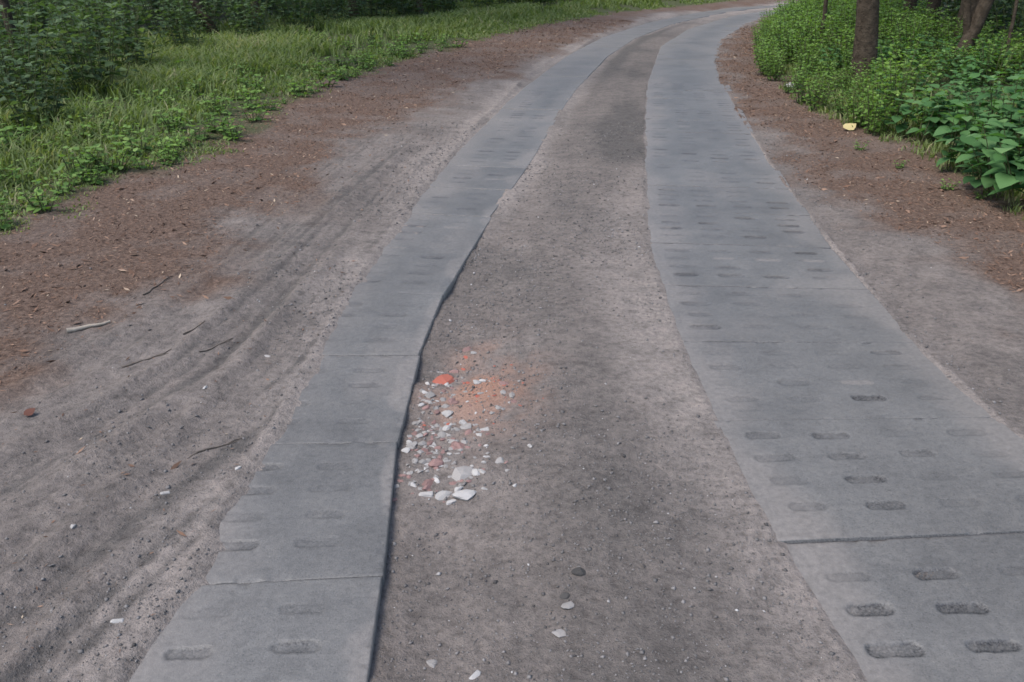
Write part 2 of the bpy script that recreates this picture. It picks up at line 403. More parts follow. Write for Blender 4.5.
def slab_mesh(P, name, cols, rows, L, W, res, seed, thick=.12, wear=.5, dl=.2, dr=.2, given=None, cen=(0, 0)):
    """P: 4 corners (near-left, near-right, far-left, far-right), local metres. One cast slab with rounded edges and grip pockets"""
    r = np.random.default_rng(seed)
    nu = max(4, int(L / res)); nv = max(4, int(W / (res * 1.25)))
    def axis(n, size):
        e = .012 / size
        return np.concatenate([[0, e * .35, e], np.linspace(0, 1, n + 1)[1:-1] * (1 - 4 * e) + 2 * e, [1 - e, 1 - e * .35, 1]])
    u = axis(nu, L); v = axis(nv, W)
    U, Vv = np.meshgrid(u, v, indexing='ij')
    pts = (P[0][None, None] * ((1 - U) * (1 - Vv))[..., None] + P[1][None, None] * ((1 - U) * Vv)[..., None] +
           P[2][None, None] * (U * (1 - Vv))[..., None] + P[3][None, None] * (U * Vv)[..., None])
    mu, mv = U * L, Vv * W
    e = np.minimum(np.minimum(mu, L - mu), np.minimum(mv, W - mv))
    z = -.0015 * (1 - ss(0, .006, e)) ** 2
    ox, oy = pts[..., 0] + cen[0], pts[..., 1] + cen[1]
    chip = ss(.15, .4, fbm(ox, oy, .07, 3, seed)) * ss(.035, .0, e)
    z -= chip * .005
    z += fbm(ox, oy, .35, 3, seed + 5) * .003
    pit = np.zeros_like(z); fr = fbm(ox, oy, .3, 4, 9) - .5 * float(ss(14, 24, cen[1])); dust = np.maximum(ss(dl, .0, mv + fr * .2), .8 * ss(dr, .0, W - mv + fr * .2)) + .5 * ss(.12, .45, fbm(ox, oy * .6, .5, 4, 19))
    if cols is not None:
        for rj, ri in enumerate(rows):
            for cj, ci in enumerate(cols):
                k = r.random()
                strength = 0.0 if k < .16 else (r.uniform(.25, .55) if k < .7 else r.uniform(.65, 1.0))
                strength *= wear
                strength = min(1.0, strength * (1.0 + 9 * (res - .005) / .013 * .05)) if res > .006 else strength
                if given: strength = min(1.0, given[rj][cj] * (1.15 if W > 1 else .85) + .06)
                a_, b_ = .045 * r.uniform(.9, 1.08), .026 * r.uniform(.85, 1.08)
                du, dv = mu - ri - r.normal(0, .004), mv - ci - r.normal(0, .004)
                d = np.hypot(np.maximum(np.abs(dv) - a_, 0), du) - b_ + fbm(ox, oy, .03, 2, seed + 12) * .006
                ins = 1 - ss(-.010, .003, d)
                studs = ss(.1, .6, np.cos(dv * 2 * math.pi / .022) * np.cos(du * 2 * math.pi / .022))
                z -= ins * (.0075 * strength - .0028 * studs * strength)
                fill = ss(-.25, .25, fbm(ox, oy, .05, 3, seed + 15))
                rim = np.exp(-((d + .006) / .005) ** 2)
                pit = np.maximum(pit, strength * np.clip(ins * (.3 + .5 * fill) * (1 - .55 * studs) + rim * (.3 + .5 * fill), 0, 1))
                if r.random() < .09 and strength < .5: dust = np.maximum(dust, ins * .9); pit *= (1 - ins)
    pts[..., 2] = z
    n, m = pts.shape[:2]
    idx = np.arange(n * m).reshape(n, m)
    q = np.stack([idx[:-1, :-1], idx[:-1, 1:], idx[1:, 1:], idx[1:, :-1]], -1).reshape(-1, 4)
    ring = np.concatenate([idx[0, :], idx[1:, -1], idx[-1, -2::-1], idx[-2:0:-1, 0]])
    V = pts.reshape(-1, 3)
    low = V[ring].copy(); low[:, 2] = -thick
    a = len(V) + np.arange(len(ring))
    side = np.stack([ring, a, np.roll(a, -1), np.roll(ring, -1)], -1)
    V = np.concatenate([V, low])
    pad = np.zeros(len(ring))
    # orientation: top must face up
    q = q if np.cross(V[q[0, 1]] - V[q[0, 0]], V[q[0, 2]] - V[q[0, 0]])[2] > 0 else q[:, ::-1]
    bot = a[::-1][None, :]
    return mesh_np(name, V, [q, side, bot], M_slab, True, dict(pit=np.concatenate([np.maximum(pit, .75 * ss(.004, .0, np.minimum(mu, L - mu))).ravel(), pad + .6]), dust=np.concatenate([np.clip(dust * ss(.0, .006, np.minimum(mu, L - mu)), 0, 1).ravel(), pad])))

PITS_R = {4: [[.3, .8, .8, .5], [.9, .95, .6, .4], [1, .95, .5, .3], [.35, 1, .4, .5]],
          5: [[.35, .6, .2, .3], [.25, .85, .15, .4], [.45, .6, .55, .2], [.6, .65, .15, .3]],
          6: [[.2, .15, .9, .3], [.1, .3, .1, .1], [.3, .1, .2, .3], [.15, .3, .1, .4]],
          7: [[.75, .2, .3, .1], [.3, .1, .2, .2], [.5, .3, .1, .3], [.2, .4, .3, .1]]}
PITS_L = {4: [[.5, .5], [.6, .45], [.7, .65], [.3, .2]],
          5: [[.35, .75], [.4, .3], [.25, .6], [.35, .9]],
          6: [[.3, .5], [.2, .7], [.5, .2], [.4, .3]],
          7: [[.6, .3], [.3, .2], [.7, .5], [.2, .5]]}

def build_track(edge, y_start, width, side, cols, label, seed0, inset_l, inset_r):
    """edge curve; the slab lies to 'side' of it (+1 right, -1 left)"""
    s, x, y = arc(edge, y_start)
    LEN, GAP = .73, .002
    nslab = int(s[-1] / LEN)
    bedV, bedF = [], []
    specs = []
    for k in range(nslab):
        s0, s1 = k * LEN + GAP / 2, (k + 1) * LEN - GAP / 2
        c = []
        for ssx in (s0, s1):
            px, py = np.interp(ssx, s, x), np.interp(ssx, s, y)
            qx, qy = np.interp(ssx + .15, s, x), np.interp(ssx + .15, s, y)
            rx, ry = np.interp(max(ssx - .15, 0), s, x), np.interp(max(ssx - .15, 0), s, y)
            t = np.array([qx - rx, qy - ry]); t /= np.linalg.norm(t)
            nrm = np.array([t[1], -t[0]]) * side
            c += [np.array([px, py]), np.array([px, py]) + nrm * width]
        if c[0][1] > 46: break
        specs.append(c)
    root = None
    for k, c in enumerate(specs):
        near_l, near_r, far_l, far_r = (c[0], c[1], c[2], c[3]) if side > 0 else (c[1], c[0], c[3], c[2])
        def bp(p, q, d):
            v = (q - p) / np.linalg.norm(q - p); return p + v * d
        for a, b in ((near_l, near_r), (far_l, far_r)):
            bedV += [(*bp(a, b, inset_l), -.0095), (*bp(b, a, inset_r), -.0095)]
    nb = len(bedV) // 2
    bedF = [(2 * j, 2 * j + 1, 2 * j + 3, 2 * j + 2) for j in range(nb - 1)]
    root = obj('concrete_track', mesh_np('track_bed', bedV, np.array(bedF), M_ground, True, {k: np.zeros(len(bedV)) for k in masks} | {'dark': np.ones(len(bedV))}))
    tag(root, label, kind='structure')
    r = np.random.default_rng(seed0)
    for k, c in enumerate(specs):
        near_l, near_r, far_l, far_r = (c[0], c[1], c[2], c[3]) if side > 0 else (c[1], c[0], c[3], c[2])
        cen = (near_l + near_r + far_l + far_r) / 4
        P = [np.array([*(p - cen), 0.0]) for p in (near_l, near_r, far_l, far_r)]
        L = (np.linalg.norm(far_l - near_l) + np.linalg.norm(far_r - near_r)) / 2
        yy = cen[1]
        res = .005 if yy < 3.6 and yy > .8 else (.011 if yy < 6.5 and yy > .8 else (.018 if yy < 12 and yy > .8 else .12))
        rows = [.165 + .142 * j for j in range(4)]
        cs = None if res > .1 else cols
        me = slab_mesh(P, 'slab', cs, rows, L, width, res, seed0 + k, wear=1.0 if side > 0 else .75, dl=(.24 if side > 0 else .42) + .25 * float(ss(7, 15, yy)), dr=(.24 if side > 0 else .04) + .4 * float(ss(5, 13, yy)), given=(PITS_R if side > 0 else PITS_L).get(k), cen=cen)
        o = obj('slab', me, root)
        o.location = (cen[0] + r.normal(0, .004), cen[1], r.normal(0, .0012) + (0 if yy < 10 else .004))
        o.rotation_euler = (r.normal(0, .002), r.normal(0, .0012), r.normal(0, .0035))
    return root

trackR = build_track(RL_, 2.80 - .73 * 6, 1.09, +1, [.155, .408, .661, .914], 'wide right concrete slab track with rows of oval grip pockets', 100, .04, .04)
trackL = build_track(LR_, 1.92 - .73 * 5, .70, -1, [.50, .247], 'narrow left concrete slab track with exposed inner edge above the dip', 300, .03, .03)

# ------------------------------------------------------------------ stones
def stone_mesh(name, mat, seed, flat=.55, rough=.25, sub=2, el=1.3):
    import bmesh
    bm = bmesh.new()
    bmesh.ops.create_icosphere(bm, subdivisions=sub, radius=1)
    r = random.Random(seed)
    planes = []
    for _ in range(9):
        v = Vector((r.gauss(0, 1), r.gauss(0, 1), r.gauss(0, 1))).normalized()
        planes.append((v, r.uniform(.42, .8)))
    for v in bm.verts:
        p = v.co.copy()
        for n, d in planes:
            k = p.dot(n)
            if k > d: p -= n * (k - d) * .98
        p *= 1 + r.uniform(-rough, rough) * .12
        v.co = Vector((p.x * el, p.y, p.z * flat))
    me = bpy.data.meshes.new(name); bm.to_mesh(me); bm.free()
    me.materials.append(mat)
    return me

stone_protos = {}
for nm, mt in (('white', M_white), ('grey', M_grey), ('pink', M_pink), ('brick', M_brick), ('dark', M_darkst)):
    stone_protos[nm] = [stone_mesh('stone_' + nm, mt, 10 * len(stone_protos) + j, flat=random.uniform(.4, .7), el=random.uniform(1.05, 1.7)) for j in range(4)]

def stone(kind, x, y, size, label, group=None, cat='stone', name='stone', rot=None, variant=None, flat=1.0, el=1.0):
    me = stone_protos[kind][random.randrange(4) if variant is None else variant]
    o = obj(name, me)
    o.location = (x, y, gz(x, y) + size * (.0 if name not in ('rubble_chip', 'brick_crumb') else random.uniform(-.25, .08)) * flat)
    o.rotation_euler = (random.uniform(-.25, .25), random.uniform(-.25, .25), random.uniform(0, 6.28) if rot is None else rot)
    o.scale = (size * el, size, size * flat)
    return tag(o, label, cat, group)

# the broken brick and the stones of the filled pothole that can be told apart
stone('brick', -.30, 3.22, .06, 'rounded red brick lump in the rubble beside left slabs', cat='brick', name='brick_fragment', rot=.3, variant=0, flat=1.3, el=.85)
stone('white', -.225, 2.36, .026, 'long white stone at the near end of the rubble', rot=.1, el=1.3, variant=0)
stone('white', -.155, 2.35, .034, 'broad pale grey flat stone, nearest right in the rubble', rot=.25, el=1.25, variant=2)
stone('white', -.178, 2.385, .02, 'tilted chalk white stone between two larger pale stones', rot=.9, variant=1)
stone('white', -.285, 2.37, .022, 'white stone touching the left slab edge at rubble end', rot=-.1, variant=3)
stone('white', -.20, 2.325, .018, 'small pale stone in front of the long white stone', rot=.4, variant=1)
stone('pink', -.27, 2.56, .032, 'dull red brick chunk half buried against left slabs', cat='brick', name='brick_fragment', variant=2)
stone('pink', -.285, 2.43, .02, 'small maroon brick chip close to left slab edge', cat='brick', name='brick_fragment', variant=0)
stone('grey', -.165, 2.47, .045, 'largest flat grey stone sunk in the rubble', rot=.5, variant=3, el=1.2)
stone('white', -.25, 2.9, .024, 'white stone just below the red brick lump', rot=-.2, variant=2)
stone('white', -.245, 2.8, .022, 'white angular stone among grey chips in the rubble middle', rot=.5, variant=0)
stone('white', .065, 2.62, .013, 'lone white pebble right of the rubble', variant=1)
stone('white', .01, 2.375, .010, 'tiny white pebble on dark soil near rubble', variant=2)
stone('white', -.092, 1.56, .015, 'round white pebble lying in the track centre foreground', variant=3)
stone('grey', -.20, 1.62, .020, 'grey pebble beside the foreground edge of left slabs', variant=1)
stone('dark', .19, 1.93, .022, 'black stone lump standing on the track centre', variant=2)
stone('dark', .145, 1.83, .015, 'smaller black stone in front of the black lump', variant=1)
stone('grey', .15, 1.80, .022, 'half sunk round grey stone in the foreground centre', variant=0, flat=.6)
stone('grey', .125, 1.70, .024, 'pale lumpy stone in the centre foreground soil', variant=3, flat=.35)
RUB = 'rubble stones filling the hole'
k = 0
while k < 295:
    y = random.gauss(2.75, .27); x = -.395 + abs(random.gauss(0, .18)) + (y - 2.4) * .04
    if not (2.33 < y < 3.5 and x < .25): continue
    kind = random.choices(['white', 'grey', 'pink'], [.14, .58, .28])[0]
    lab = {'white': 'pale stone chip in the rubble filling the hole beside left slabs', 'grey': 'grey stone chip in the rubble filling the hole beside left slabs', 'pink': 'pinkish brick chip in the rubble filling the hole beside left slabs'}[kind]
    stone(kind, x, y, min(.026, random.lognormvariate(math.log(.0112), .42)), lab, kind + ' ' + RUB, cat='stone' if kind != 'pink' else 'brick', name='rubble_chip')
    k += 1
for k in range(26):
    y = random.gauss(3.08, .16); x = -.12 + random.gauss(0, .10)
    stone('brick', x, y, random.uniform(.005, .012), 'orange brick crumb scattered right of the red brick lump', 'orange brick crumbs by the red lump', cat='brick', name='brick_crumb')
for x, y, s_ in ((-1.22, 3.0, .012), (-1.07, 3.35, .014), (-.93, 2.45, .012), (-1.12, 2.3, .013), (-1.03, 1.72, .014), (-1.31, 2.08, .012)):
    stone('white', x, y, s_, 'small white pebble on the rutted sand left of slabs', 'white pebbles on the left shoulder')
stone('white', 3.72, 11.55, .14, 'flat pale stone at the foot of the bright green bank', rot=.1, variant=1, flat=.6)

# gravel and grit no one could count
def scatter_mesh(name, shapeV, shapeF, pos, ax, ay, az, mat, tint):
    n = len(pos)
    V = pos[:, None, :] + shapeV[None, :, 0:1] * ax[:, None, :] + shapeV[None, :, 1:2] * ay[:, None, :] + shapeV[None, :, 2:3] * az[:, None, :]
    F = shapeF[None] + (np.arange(n) * len(shapeV))[:, None, None]
    return mesh_np(name, V.reshape(-1, 3), F.reshape(-1, shapeF.shape[1]), mat, False, dict(tint=np.repeat(tint, len(shapeV))))

OCT_V = np.array([(1, 0, 0), (-.9, .1, 0), (.1, 1, 0), (0, -1, .1), (0, .1, .75), (0, 0, -.6)], float)
OCT_F = np.array([(0, 2, 4), (2, 1, 4), (1, 3, 4), (3, 0, 4), (2, 0, 5), (1, 2, 5), (3, 1, 5), (0, 3, 5)])
def frames(n, tilt=.5):
    a = rng.uniform(0, 2 * math.pi, n)
    z = np.stack([rng.normal(0, tilt, n), rng.normal(0, tilt, n), np.ones(n)], 1); z /= np.linalg.norm(z, axis=1)[:, None]
    x = np.stack([np.cos(a), np.sin(a), np.zeros(n)], 1); x -= z * (x * z).sum(1)[:, None]; x /= np.linalg.norm(x, axis=1)[:, None]
    return x, np.cross(z, x), z
def ypow(n, a, b): return a * (b / a) ** rng.random(n)

n = 42000
y = ypow(n, 1.2, 9); w = rng.random(n)
x = np.where(w < .62, X(LR_, y) + rng.random(n) * (X(RL_, y) - X(LR_, y)),
    np.where(w < .9, X(LL_, y) - np.abs(rng.normal(0, .45, n)) + .04, X(RR_, y) + np.abs(rng.normal(0, .3, n)) - .03))
z, mk = terrain(x, y)
keep = ((z > -.07) & (vnoise(x * 2.3, y * 2.3, 77) + .5 > rng.random(n) * .75))
x, y, z = x[keep], y[keep], z[keep]; n = len(x)
size = .0022 * rng.lognormal(0, .5, n) * (0.8 + .15 * y)
size = np.clip(size, .0012, .011)
ax, ay, az = frames(n)
tint = np.clip(rng.normal(.42, .18, n) + (rng.random(n) < .006) * .6, 0, 1)
grit = obj('gravel', scatter_mesh('gravel', OCT_V, OCT_F, np.stack([x, y, z + size * .2], 1), ax * (size * rng.uniform(.8, 1.5, n))[:, None], ay * size[:, None], az * (size * .8)[:, None], M_grit, tint))
tag(grit, 'fine mixed grit strewn over the sandy track', 'gravel', kind='stuff')

# needle and leaf litter
n = 120000
y = ypow(n, 1.6, 24); w = rng.random(n)
sp = np.where(w < .55, 0, 1)
xL0, xL1 = X(LG_, y) - .5, X(LS_, y) + .12
xR0, xR1 = X(RS_, y) - .12, X(RG_, y) + .4
x = np.where(sp == 0, xL0 + rng.random(n) * (xL1 - xL0), xR0 + rng.random(n) * (xR1 - xR0))
stray = rng.random(n) < .012
x = np.where(stray, X(LL_, y) - rng.random(n) * 1.2, x)
z, mk = terrain(x, y)
keep = (mk['litter'] > rng.random(n) * .9) | stray
x, y, z = x[keep], y[keep], z[keep]; n = len(x)
size = np.clip(rng.lognormal(math.log(.0072), .5, n), .003, .022) * (0.55 + .07 * y)
bigl = rng.random(n) < .025
size = np.where(bigl, rng.uniform(.018, .034, n), size)
ax, ay, az = frames(n, .35)
LV = np.array([(-1, 0, 0), (0, -.45, .12), (1, 0, .1), (0, .45, -.05)], float)
LF = np.array([(0, 1, 2), (0, 2, 3)])
wid = rng.uniform(.15, .8, n)
tint = np.clip(rng.normal(.5, .2, n) + (rng.random(n) < .03) * .5, 0, 1)
lit = obj('leaf_litter', scatter_mesh('leaf_litter', LV, LF, np.stack([x, y, z + .003 + size * .08], 1), ax * size[:, None], ay * (size * wid)[:, None], az * size[:, None], M_litter, tint))
tag(lit, 'brown needles and dead leaves matted along both verges', 'leaf litter', kind='stuff')

# ------------------------------------------------------------------ tubes: twigs, stems, trunks
def tube(points, radii, sides=8):
    P = np.array(points, float); n = len(P)
    T = np.gradient(P, axis=0); T /= np.linalg.norm(T, axis=1)[:, None]
    ref = np.array([0, 0, 1.0]) if abs(T[0, 2]) < .9 else np.array([1.0, 0, 0])
    V = []
    for k in range(n):
        a = np.cross(T[k], ref); a /= np.linalg.norm(a); b = np.cross(T[k], a)
        ang = np.linspace(0, 2 * math.pi, sides, endpoint=False)
        V.append(P[k] + radii[k] * (np.cos(ang)[:, None] * a + np.sin(ang)[:, None] * b))
    V = np.concatenate(V)
    i = np.arange(n * sides).reshape(n, sides)
    F = np.stack([i[:-1], i[1:], np.roll(i[1:], -1, 1), np.roll(i[:-1], -1, 1)], -1).reshape(-1, 4)
    return V, F
def join(parts):
    Vs, Fs, o = [], [], 0
    for V, F in parts:
        Vs.append(V); Fs.append(F + o); o += len(V)
    return np.concatenate(Vs), np.concatenate(Fs)

def twig(x0, y0, x1, y1, rad, label, mat=M_twig, branch=True, name='twig', group=None):
    L = math.hypot(x1 - x0, y1 - y0)
    t = np.linspace(0, 1, 7)
    px = x0 + (x1 - x0) * t; py = y0 + (y1 - y0) * t
    w = rng.normal(0, L * .016, 7); w[0] = 0
    px = px + w * (y1 - y0) / L; py = py - w * (x1 - x0) / L
    pz = np.array([gz(a, b) for a, b in zip(px, py)]) + rad * .7
    pz = np.maximum(pz, pz.mean() - .004)
    P = np.stack([px, py, pz], 1)
    parts = [tube(P, np.linspace(rad, rad * .45, 7), 6)]
    if branch:
        q = P[4]; d = np.array([(y1 - y0), -(x1 - x0), 0]) / L
        e = q + (P[5] - P[4]) * 1.2 + d * L * .12 + np.array([0, 0, .006])
        parts.append(tube([q, (q + e) / 2, e], [rad * .6, rad * .5, rad * .3], 5))
    V, F = join(parts)
    c = V.mean(0)
    o = obj(name, mesh_np('twig', V - c, F, mat))
    o.location = c
    return tag(o, label, 'twig', group)
twig(-1.12, 2.52, -.97, 2.66, .0032, 'thin dark twig on the sand nearest the left slabs')
twig(-1.62, 3.17, -1.47, 3.33, .0045, 'dark twig lying across ruts left of the sand')
twig(-1.36, 3.35, -1.26, 3.52, .0035, 'short dark stick between the ruts')
twig(-1.48, 3.5, -1.42, 3.62, .0035, 'short crooked stick at the litter edge')
twig(-1.86, 4.0, -1.82, 4.25, .0045, 'small upright dark twig in the brown litter')
twig(-2.02, 3.53, -1.87, 3.64, .012, 'bleached pale piece of wood on the brown litter', M_deadw, False, 'wood_piece')

# single fallen leaves
def leaf_shape(w=.42, fold=.12, droop=.25):
    t = np.array([0, .22, .5, .78, 1.0]); wd = np.array([0, .75, 1.0, .62, 0]) * w
    c = np.stack([t, np.zeros(5), -droop * t * t], 1)
    l = np.stack([t[1:4] - .02, wd[1:4], -droop * t[1:4] ** 2 + fold * wd[1:4] / w * .5], 1)
    r = l * np.array([1, -1, 1])
    V = np.concatenate([c, l, r])
    F = [(0, 1, 5), (1, 2, 6), (1, 6, 5), (2, 3, 7), (2, 7, 6), (3, 4, 7)]
    F += [(b, a, c_ + 3) if c_ >= 5 and b < 5 else None for a, b, c_ in F] if False else []
    G = [(1, 0, 8), (2, 1, 9), (1, 8, 9), (3, 2, 10), (2, 9, 10), (4, 3, 10)]
    return V, np.array(F + G)
LEAF_V, LEAF_F = leaf_shape()
def fallen(x, y, size, rz, mat, label):
    o = obj('fallen_leaf', mesh_np('fallen_leaf', LEAF_V * np.array([1, 1, -.6]), LEAF_F, mat))
    o.location = (x, y, gz(x, y) + size * .22); o.rotation_euler = (.35, -.1, rz); o.scale = (size,) * 3
    return tag(o, label, 'leaf')
fallen(-1.80, 2.74, .045, .9, M_rust, 'red brown fallen leaf on grey sand at left')
fallen(3.27, 8.5, .15, .4, M_yellow, 'pale yellow dead leaf at the edge of the right bank')

# ------------------------------------------------------------------ plants
RH_V = np.array([(0, 0, 0), (.5, .3, .07), (1, 0, -.12), (.5, -.3, .07)], float)
RH_F = np.array([(0, 2, 1), (0, 3, 2)])
def leaf_frames(a, nrm):
    a = a / np.linalg.norm(a, axis=1)[:, None]
    y = np.cross(nrm, a); y /= np.linalg.norm(y, axis=1)[:, None]
    return a, y, np.cross(a, y)
def foliage(name, pos, a, nrm, size, mat, tint, big=False, width=1.0):
    ax, ay, az = leaf_frames(a, nrm)
    s = size[:, None]
    SV, SF = (LEAF_V, LEAF_F) if big else (RH_V, RH_F)
    return scatter_mesh(name, SV, SF, pos, ax * s, ay * s * width, az * s, mat, tint)

def herb_layout(r, h, spread, nst, nodes, leaf, top_only=.25):
    """upright leafy herb: stems with opposite pairs of leaves"""
    stems, P, A, NR, S = [], [], [], [], []
    for k in range(nst):
        ang = r.uniform(0, 6.28); rad = spread * math.sqrt(r.random())
        b = np.array([math.cos(ang) * rad * .5, math.sin(ang) * rad * .5, 0])
        hh = h * r.uniform(.7, 1.1)
        top = b + np.array([math.cos(ang) * rad * .7, math.sin(ang) * rad * .7, hh])
        mid = (b + top) / 2 + np.array([0, 0, hh * .08])
        stems.append(tube([b - np.array([0, 0, .06]), b, mid, top], [.006, .006, .0045, .002], 5))
        ph = r.uniform(0, 6.28)
        for j in range(nodes):
            t = top_only + (1 - top_only) * j / max(nodes - 1, 1)
            p = (1 - t) ** 2 * b + 2 * t * (1 - t) * mid + t * t * top
            ph += 1.57 + r.normal(0, .25)
            for sgn in (0, math.pi):
                aa = ph + sgn + r.normal(0, .2)
                up = r.uniform(-.25, .35) + (.45 if j == nodes - 1 else 0)
                P.append(p); A.append((math.cos(aa), math.sin(aa), up)); NR.append((r.normal(0, .25), r.normal(0, .25), 1))
                S.append(leaf * r.uniform(.7, 1.15) * (1.0 - .35 * t if t > .6 else .85))
    return stems, np.array(P), np.array(A, float), np.array(NR, float), np.array(S)

def herb_proto(name, seed, mat, h, spread, nst, nodes, leaf, big, split, width=1.0, top_only=.25):
    r = np.random.default_rng(seed)
    stems, P, A, NR, S = herb_layout(r, h, spread, nst, nodes, leaf, top_only)
    root = empty(name, (0, 0, 0))
    obj('stem', mesh_np('stem', *join(stems), M_stem), root)
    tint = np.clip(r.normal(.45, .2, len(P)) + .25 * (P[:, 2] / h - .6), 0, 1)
    if split:
        ax, ay, az = leaf_frames(A, NR)
        for j in range(len(P)):
            me = LEAF_MESHES[int(tint[j] * 3.99)]
            o = obj('leaf', me, root)
            o.matrix_local = Matrix(((ax[j, 0] * S[j], ay[j, 0] * S[j] * width, az[j, 0] * S[j], P[j, 0]), (ax[j, 1] * S[j], ay[j, 1] * S[j] * width, az[j, 1] * S[j], P[j, 1]), (ax[j, 2] * S[j], ay[j, 2] * S[j] * width, az[j, 2] * S[j], P[j, 2]), (0, 0, 0, 1)))
    else:
        f = obj('foliage', foliage('foliage', P, A, NR, S, mat, tint, big, width), root)
        tag(f, kind='stuff')
    return root
LEAF_MESHES = [mesh_np('leaf', *leaf_shape(.40 + .03 * k, .14, .2 + .1 * k), M_leafA, True, dict(tint=np.full(11, .15 + .25 * k))) for k in range(4)]

class Spawner:
    """first use moves the prototype itself, later uses copy it with its parts"""
    def __init__(s, protos): s.p = protos; s.used = [False] * len(protos)
    def put(s, k, x, y, sc_=1.0, rz=None, dz=0.0):
        k %= len(s.p)
        o = s.p[k] if not s.used[k] else copy_tree(s.p[k])
        s.used[k] = True
        o.location = (x, y, gz(x, y) + dz); o.rotation_euler = (0, 0, random.uniform(0, 6.28) if rz is None else rz); o.scale = (sc_,) * 3
        return o

# right bank, near: broad drooping leaves, each one its own object
near_sp = Spawner([herb_proto('broad_leaved_plant', 500 + k, M_leafA, .42, .22, 4, 4, .16, True, True, 1.0, .3) for k in range(5)])
mid_sp = Spawner([herb_proto('broad_leaved_plant', 520 + k, M_leafA, .55, .28, 7, 5, .15, True, False, 1.0, .2) for k in range(5)])
lush_sp = Spawner([herb_proto('lush_green_plant', 540 + k, M_leafB, .5, .26, 14, 8, .085, False, False, 1.2, .12) for k in range(5)])
low_sp = Spawner([herb_proto('low_leafy_weed', 560 + k, M_leafB, .2, .2, 8, 3, .085, True, False, 1.0, .2) for k in range(4)])
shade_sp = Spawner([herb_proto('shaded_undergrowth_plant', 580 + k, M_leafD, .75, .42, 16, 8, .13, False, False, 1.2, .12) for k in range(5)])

cnt = 0
for y in np.arange(4.6, 8.3, .27):                       # front row and second row at the bank edge
    for off in (.16, .44):
        yy = y + random.uniform(-.1, .1); xx = float(X(RG_, yy)) + off + random.uniform(-.05, .08)
        if off < .3 and 7.0 < yy < 7.7: continue
        o = near_sp.put(cnt, xx, yy, random.uniform(.75, 1.1)); cnt += 1
        tag(o, 'broad leaved green plant at the front edge of the right bank', 'plant', 'broad leaved plants fronting the right bank')
c2 = 0
for y in np.arange(3.6, 12.5, .36):
    for off in np.arange(.75, 4.2, .38):
        yy = y + random.uniform(-.17, .17); xx = float(X(RG_, yy)) + off + random.uniform(-.17, .17)
        if yy > 9.6 and xx < 4.3: continue
        o = mid_sp.put(random.randrange(5), xx, yy, random.uniform(.75, 1.1) * (1 if yy < 7.5 else .58)); c2 += 1
        if math.hypot(xx - 4.38, yy - 11) < 1.0: lb, gp = 'broad leaved plant growing round the foot of the thick straight trunk', 'broad leaved plants round the thick trunk'
        elif math.hypot(xx - 5.45, yy - 11) < 1.0: lb, gp = 'broad leaved plant growing round the foot of the leaning trunk', 'broad leaved plants round the leaning trunk'
        elif off < 1.3: lb, gp = 'broad leaved plant just behind the front row of the right bank', 'broad leaved plants behind the front row'
        else: lb, gp = 'broad leaved plant massed deeper in the right bank', 'broad leaved plants massed on the right bank'
        tag(o, lb, 'plant', gp)
for y in np.arange(8.3, 25.5, .46):
    for off in np.arange(.12, 3.2, .44):
        yy = y + random.uniform(-.18, .18); xx = float(X(RG_, yy)) + off + random.uniform(-.12, .15)
        if yy < 9.7 and xx > 4.3: continue
        o = lush_sp.put(random.randrange(5), xx, yy, random.uniform(.7, 1.1) * (1.0 if off > .5 else .75) * (1 + .02 * (yy - 8)) * (.7 if math.hypot(xx - 4.38, yy - 11) < 1.2 else 1))
        if off < .3: lb, gp = 'bright yellow green plant at the litter edge inside the bend', 'bright plants at the litter edge'
        elif math.hypot(xx - 4.38, yy - 11) < 1.1: lb, gp = 'bright yellow green plant beside the thick straight trunk', 'bright plants beside the thick trunk'
        elif yy > 17: lb, gp = 'bright green plant far along the inside of the bend', 'bright plants far along the bend'
        else: lb, gp = 'bright yellow green plant on the bank left of the thick trunk', 'bright plants left of the thick trunk'
        tag(o, lb, 'plant', gp)
for (x, y, s_) in ((-3.5, 5.6, 1), (-3.2, 6.1, .9)):
    pass
for k in range(230):                                       # weeds on the left verge edge
    yy = float(ypow(1, 4.8, 17)[0]); xx = float(X(LG_, yy)) - abs(random.gauss(.1, 1.5)) + .05
    o = low_sp.put(random.randrange(4), xx, yy, random.uniform(.3, .95))
    if xx > float(X(LG_, yy)) - .4: tag(o, 'low leafy weed at the edge of the left verge beside brown litter', 'plant', 'low weeds edging the left verge')
    else: tag(o, 'low leafy weed among the grass of the left verge', 'plant', 'low weeds among the left grass')
for (x, y) in ((3.15, 6.9), (3.22, 6.2), (3.1, 7.6), (3.32, 5.9)):
    o = low_sp.put(1, x, y, random.uniform(.28, .4))
    tag(o, 'tiny seedling on brown litter before the right bank', 'plant', 'seedlings before the right bank')

